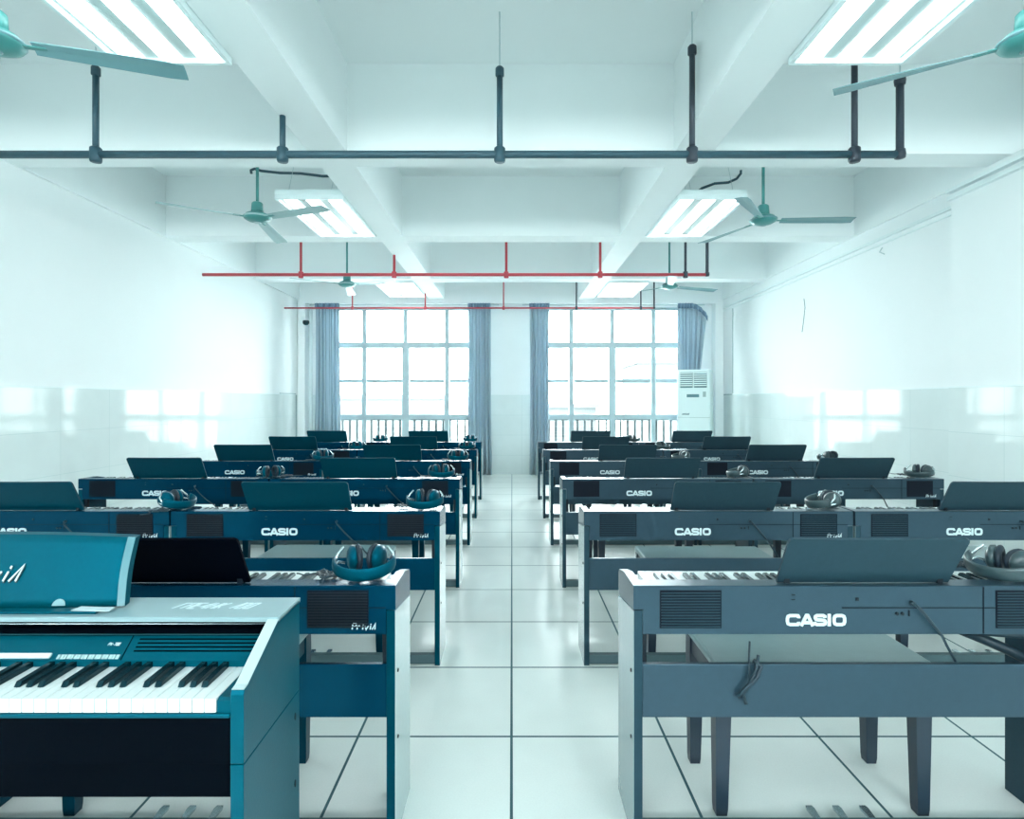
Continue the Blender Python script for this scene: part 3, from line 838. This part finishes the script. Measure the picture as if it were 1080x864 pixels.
for v0, v1, x0, x1, m, nm in ((.0, 1.0, .289, .302, 't_arm', 'bevel_edge'),):
    g = []
    for j in range(9):
        v = j/8; w = .017-.012*v-.005*math.sin(v*PI)
        g.append((bm.verts.new(onstand(x0-.010+w, v)+Vector((0, 0, 0))), bm.verts.new(onstand(x1-.006+w, v)), bm.verts.new(onstand(x1-.006+w, v)+Vector((0, .004, 0))), bm.verts.new(onstand(x0-.010+w, v)+Vector((0, .004, 0)))))
    for j in range(8):
        for k in range(4): bm.faces.new((g[j][k], g[j][(k+1) % 4], g[j+1][(k+1) % 4], g[j+1][k]))
    bm.faces.new(g[0][::-1]); bm.faces.new(g[-1])
obj('bevel_edge', bm, 't_bevel', st)
for nm, mm, off, lift in (('letter_shadow', 'logodark', .0035, .0025), ('letter', 'logo', 0, .0035)):
    bm = new(); text(bm, 'PRivivA' if False else 'PRiviA', -.086, 0, .034, .004, 0, .001, .92, .35, 1.0)
    for q in bm.verts: 
        z = q.co.z - off; q.co = onstand(q.co.x+off*.3, .36+z/.158, lift+q.co.y)
    obj(nm, bm, mm, st)
bm = new(); c = [Vector((.168+.0145*math.cos(a*PI/10), 0, .0145*math.sin(a*PI/10))) for a in range(11)]
A = [bm.verts.new(onstand(q.x, .03+q.z/.158, .0025)) for q in c]; B = [bm.verts.new(onstand(q.x, .03+q.z/.158, .001)) for q in c]
bm.faces.new(A); bm.faces.new(B[::-1])
for i in range(len(A)): bm.faces.new((A[i], B[i], B[(i+1) % len(A)], A[(i+1) % len(A)]))
obj('round_sticker', bm, 'fan_blade_dark', st)
bm = new(); box(bm, -.28, .275, .190, .215, .8325, .838, .001); obj('stand_ledge', bm, 't_body', tp)
bm = new(); prism(bm, [(.215, .196), (.305, .190), (.302, .214), (.22, .222)], 'z', .8385, .8398)
obj('paper_slip', bm, 'logo', tp)

# ------------------------------------------------------------------ ceiling lamps
def make_lamp():
    t = thing('ceiling_lamp', 'x', 'lamp')
    w, l = .3, .6
    bm = new(); box(bm, -w, w, -l, l, .035, .085, .003); obj('housing', bm, 'lampframe', t)
    bm = new(); box(bm, -w, -w+.022, -l, l, 0, .0349); box(bm, w-.022, w, -l, l, 0, .0349); box(bm, -w+.0221, w-.0221, -l, -l+.022, 0, .0349); box(bm, -w+.0221, w-.0221, l-.022, l, 0, .0349)
    obj('frame', bm, 'lampframe', t)
    bm = new(); box(bm, -w+.0222, w-.0222, -l+.0222, l-.0222, .026, .0345); obj('reflector', bm, 'lampinner', t)
    for k in (-1, 0, 1):
        bm = new(); x = k*.195
        prism(bm, [(x-.056, .0255), (x-.050, .014), (x-.025, .006), (x+.025, .006), (x+.050, .014), (x+.056, .0255)], 'y', -l+.025, l-.025)
        obj('light_tube', bm, 'tube', t)
    bm = new()
    for sx in (-1, 1):
        for sy in (-1, 1): tube(bm, [(sx*.22, sy*.5, .085), (sx*.1, sy*.5, ZC-3.07)], .0022, 6)
    obj('suspension_wire', bm, 'rod', t)
    return t
lamp0 = None
for side, xc in (('left', -1.765), ('right', 1.745)):
    for i, y in enumerate((-1.34, 2.49, 5.74, 9.40)):
        if lamp0 is None: lamp0 = make_lamp(); t = lamp0
        else: remember(); t = copy_tree(lamp0)
        t.location = (xc, y, 3.07)
        t['group'] = 'three tube ceiling lamps'
        t['label'] = ['white suspended lamp behind the viewer, %s of the middle' % side, 'largest white three tube lamp overhead, top %s of view' % side,
                      'white three tube lamp beyond the dark pipe, %s side' % side, 'farthest white three tube lamp before the windows, %s side' % side][i]

# ------------------------------------------------------------------ fans
def make_fan(blade):
    t = thing('ceiling_fan', 'x', 'fan')
    bm = new(); tube(bm, [(0, 0, .08), (0, 0, ZC-2.84)], .0125, 12); obj('rod', bm, 'fan_green', t)
    bm = new(); lathe(bm, [(0, .13), (.035, .13), (.045, .12), (.05, .05), (.04, .045), (0, .045)], 24); obj('rod_cover', bm, 'fan_green', t)
    bm = new(); lathe(bm, [(0, .05), (.05, .047), (.09, .030), (.108, .005), (.104, -.010), (.075, -.026), (.045, -.034), (.02, -.038), (0, -.038)], 32); obj('motor', bm, 'fan_green', t)
    bm = new(); lathe(bm, [(0, -.040), (.022, -.044), (.03, -.0395), (.0, -.0385)], 20); obj('cap', bm, blade, t)
    bm = new(); lathe(bm, [(.106, -.002), (.113, .002), (.113, .010), (.106, .013)], 32); obj('trim_ring', bm, blade, t)
    for k in range(3):
        bm = new()
        # blade arm and a thin, slightly twisted blade
        sec = []
        for i in range(9):
            u = i/8; r = .14+.59*u; w = .036+.022*u if i < 8 else .050; tw_ = math.radians(-15+7*u); zz = -.004-.010*u
            q = []
            for a, h in ((-1, .0018), (0, .006), (1, .0018), (1, -.0018), (0, .001), (-1, -.0018)):
                yy = a*w; q.append(bm.verts.new((r, yy*math.cos(tw_), zz+h+yy*math.sin(tw_))))
            sec.append(q)
        for i in range(8):
            for j in range(6): bm.faces.new((sec[i][j], sec[i][(j+1) % 6], sec[i+1][(j+1) % 6], sec[i+1][j]))
        bm.faces.new(sec[0]); bm.faces.new(sec[-1][::-1])
        b = obj('blade', bm, blade, t); b.rotation_euler = (0, 0, math.radians(120*k))
        bm = new(); box(bm, .085, .19, -.014, .014, -.006, .000, .002); a = obj('blade_arm', bm, 'fan_green', b)
    return t
FAN = [(-2.20, 2.51, 17, 'fan_blade_dark', 'teal ceiling fan cut off by the top left of view'), (-2.125, 4.93, -24, 'fan_blade', 'green ceiling fan with pale blades beyond the dark pipe, left side'),
       (-2.165, 7.75, -20, 'fan_blade', 'small distant green ceiling fan behind the red pipe, left side'),
       (2.195, 2.51, 148, 'fan_blade_dark', 'teal ceiling fan cut off by the top right of view'), (2.127, 5.0, -5, 'fan_blade_dark', 'green ceiling fan beyond the dark pipe, right side'),
       (2.10, 7.88, 18, 'fan_blade_dark', 'small distant green ceiling fan behind the pipes, right side')]
fsrc = {}
for x, y, rz, bl, lab in FAN:
    if bl not in fsrc: t = make_fan(bl); fsrc[bl] = t
    else: remember(); t = copy_tree(fsrc[bl])
    t.location = (x, y, 2.84); t.rotation_euler = (0, 0, math.radians(rz)); t['label'] = lab; t['group'] = 'ceiling fans'

# ------------------------------------------------------------------ pipes
ZP = 2.857
def sprinkler(y, x0, x1, drops, riser, mats, r, lab, tops):
    t = thing('ceiling_pipe', lab, 'pipe', (0, y, ZP))
    bm = new(); tube(bm, [(x0, 0, 0), (x1, 0, 0)], r, 12); obj('main_pipe', bm, mats, t)
    for x, top, m in drops:
        bm = new(); tube(bm, [(x, 0, -.0), (x, 0, top-ZP)], r*.80, 10); d = obj('drop_pipe', bm, m, t)
        bm = new(); tube(bm, [(x, 0, top-ZP+.0005), (x, 0, ZC-ZP if top < ZC-.05 and abs(abs(x)-1.4) > .25 else top-ZP+.01)], .004, 8); obj('hanger_rod', bm, 'rod', d)
        bm = new(); lathe(bm, [(0, -r*2.0), (r*1.35, -r*2.0), (r*1.5, -r*1.6), (r*1.5, r*1.6), (r*1.2, r*1.9), (r*.8, r*1.9)], 14, c=(x, 0, 0)); obj('tee_fitting', bm, m, d)
        if top < ZC-.05 and abs(top-ZB) > .01:
            bm = new(); lathe(bm, [(0, .012), (r*.8, .010), (r*1.15, 0), (r*1.15, -.045), (r*.8, -.05)], 14, c=(x, 0, top-ZP)); obj('end_fitting', bm, m, d)
    if riser:
        bm = new(); x, top, m = riser
        tube(bm, [(x1-.02, 0, 0), (x-.01, 0, .002), (x, 0, .02), (x, 0, top-ZP)], r*.98, 12); rr = obj('riser_pipe', bm, m, t)
        bm = new()
        lathe(bm, [(0, r*1.4), (r*1.3, r*1.1), (r*1.45, 0), (r*1.3, -r*1.1), (0, -r*1.4)], 14, c=(x, 0, top-ZP)); obj('elbow', bm, m, rr)
        bm = new(); lathe(bm, [(0, r*1.4), (r*1.3, r*1.1), (r*1.45, 0), (r*1.3, -r*1.1), (0, -r*1.4)], 14, c=(x, 0, .004)); obj('elbow', bm, m, rr)
        bm = new(); tube(bm, [(x, 0, top-ZP+r), (x, 0, ZC-ZP)], .004, 8); obj('hanger_rod', bm, 'rod', rr)
    return t
D, D2, Rd = 'pipe_dark', 'pipe_dark2', 'pipe_red'
sprinkler(3.70, XL+.0, 2.42, [(-2.607, 3.40, D), (-1.437, ZB-.002, D), (-.077, 3.395, D), (1.128, 3.53, D2), (2.145, ZC-.002, D2)], (2.43, 3.32, D2), D, .0235, 'dark blue black sprinkler pipe hung across the near ceiling', 0)
sprinkler(7.22, XL+.0, 2.375, [(-2.58, ZC-.002, Rd), (-1.47, ZB-.002, Rd), (-.07, ZC-.002, Rd), (1.078, ZC-.002, 'pipe_red_dull'), (2.12, ZC-.002, 'pipe_red_dull')] if False else
          [(-2.58, ZC-.002, Rd), (-1.44, ZB-.002, Rd), (-.07, ZC-.002, Rd), (1.078, ZC-.002, Rd), (2.12, ZC-.002, D2)], (2.385, ZC-.03, D2), Rd, .020, 'red sprinkler pipe hung across the room, nearer of the two red pipes', 0)
sprinkler(9.81, XL+.0, 2.36, [(-2.65, ZC-.002, Rd), (-1.44, ZB-.002, Rd), (-.14, ZC-.002, Rd), (1.07, ZC-.002, D2), (2.14, ZC-.002, D2)], (2.36, ZC-.03, D2), Rd, .014, 'thin red sprinkler pipe crossing just before the windows', 0)
# loose flexible conduits above the lamps
bm = new(); tube(bm, [(-2.47, 5.6, 3.47), (-2.475, 5.6, 3.50), (-2.44, 5.6, 3.515), (-2.38, 5.6, 3.495), (-2.2, 5.6, 3.475), (-2.0, 5.6, 3.470), (-1.8, 5.6, 3.445), (-1.6, 5.6, 3.445), (-1.462, 5.6, 3.455)], .013, 10)
o = obj('flexible_conduit', bm, 'pipe_dark'); tag(o, 'black flexible conduit sagging above the middle left lamp', 'conduit')
bm = new(); tube(bm, [(1.73, 5.6, 3.27), (1.80, 5.6, 3.33), (1.92, 5.6, 3.375), (2.05, 5.6, 3.385), (2.13, 5.6, 3.42), (2.17, 5.6, 3.47), (2.17, 5.6, 3.50)], .012, 10)
o = obj('flexible_conduit', bm, 'pipe_dark'); tag(o, 'short black flexible conduit curling above the middle right lamp', 'conduit')

# dark cable bundle hooked on the near right panel
bm = new()
tube(bm, [(.705, 1.752, .60), (.700, 1.745, .55), (.70, 1.742, .535), (.698, 1.740, .47)], .003, 6)
tube(bm, [(.715, 1.750, .545), (.735, 1.742, .53), (.72, 1.735, .50), (.69, 1.737, .47), (.665, 1.742, .44)], .006, 6)
tube(bm, [(.73, 1.750, .56), (.72, 1.742, .52), (.70, 1.738, .48), (.68, 1.737, .45), (.69, 1.742, .42)], .005, 6)
o = obj('cable_tangle', bm, 'cord'); tag(o, 'small tangle of black cable hooked on the near right lower panel', 'cable')
bm = new()
tube(bm, [(1.60, 1.80, .60), (1.48, 1.86, .59), (1.44, 1.9, .575), (1.50, 1.88, .555), (1.56, 1.86, .53), (1.62, 1.83, .50)], .016, 8)
o = obj('cable_bundle', bm, 'cord'); tag(o, 'thick dark cable bundle hanging under the right end of the near right piano', 'cable')

# ------------------------------------------------------------------ light
w = bpy.data.worlds.new('sky'); SC.world = w; w.use_nodes = True
nt = w.node_tree; bg = nt.nodes['Background']
tc = nt.nodes.new('ShaderNodeTexCoord'); sp = nt.nodes.new('ShaderNodeSeparateXYZ'); rp = nt.nodes.new('ShaderNodeValToRGB')
nt.links.new(tc.outputs['Generated'], sp.inputs[0]); nt.links.new(sp.outputs[2], rp.inputs[0])
rp.color_ramp.elements[0].color = (.80, .90, .90, 1); rp.color_ramp.elements[0].position = 0
rp.color_ramp.elements[1].color = (.90, .98, 1.0, 1); rp.color_ramp.elements[1].position = .5
nt.links.new(rp.outputs[0], bg.inputs[0]); bg.inputs[1].default_value = 6.0
for a, b in FILL_WX:  # portals for the added fill openings behind the camera
    l = bpy.data.lights.new('window_portal', 'AREA'); l.shape = 'RECTANGLE'; l.size = b-a; l.size_y = .8; l.cycles.is_portal = True
    o = bpy.data.objects.new('window_portal', l); COL.objects.link(o); o.location = ((a+b)/2, YF-.14, 2.6); o.rotation_euler = (math.radians(90), 0, 0)
for a, b in WX:
    l = bpy.data.lights.new('window_portal', 'AREA'); l.shape = 'RECTANGLE'; l.size = b-a; l.size_y = TZ-SZ; l.cycles.is_portal = True
    o = bpy.data.objects.new('window_portal', l); COL.objects.link(o); o.location = ((a+b)/2, YB+.2, (SZ+TZ)/2); o.rotation_euler = (math.radians(-90), 0, 0)

# ------------------------------------------------------------------ camera
cam = bpy.data.cameras.new('camera'); co = bpy.data.objects.new('camera', cam); COL.objects.link(co)
co.location = (0, 0, H); co.rotation_euler = (PI/2, 0, 0)
cam.sensor_width = 36; cam.lens = 623/1080*36; cam.shift_y = -9/1080; cam.clip_start = .05; cam.clip_end = 400
SC.camera = co
SC.cycles.max_bounces = 12; SC.cycles.diffuse_bounces = 8; SC.cycles.glossy_bounces = 6
SC.cycles.caustics_reflective = False; SC.cycles.caustics_refractive = False
SC.cycles.use_denoising = True
SC.cycles.sample_clamp_indirect = 8
SC.view_settings.view_transform = 'Standard'; SC.view_settings.look = 'None'
SC.view_settings.exposure = 2.32; SC.view_settings.gamma = 1.0; SC.view_settings.use_curve_mapping = False
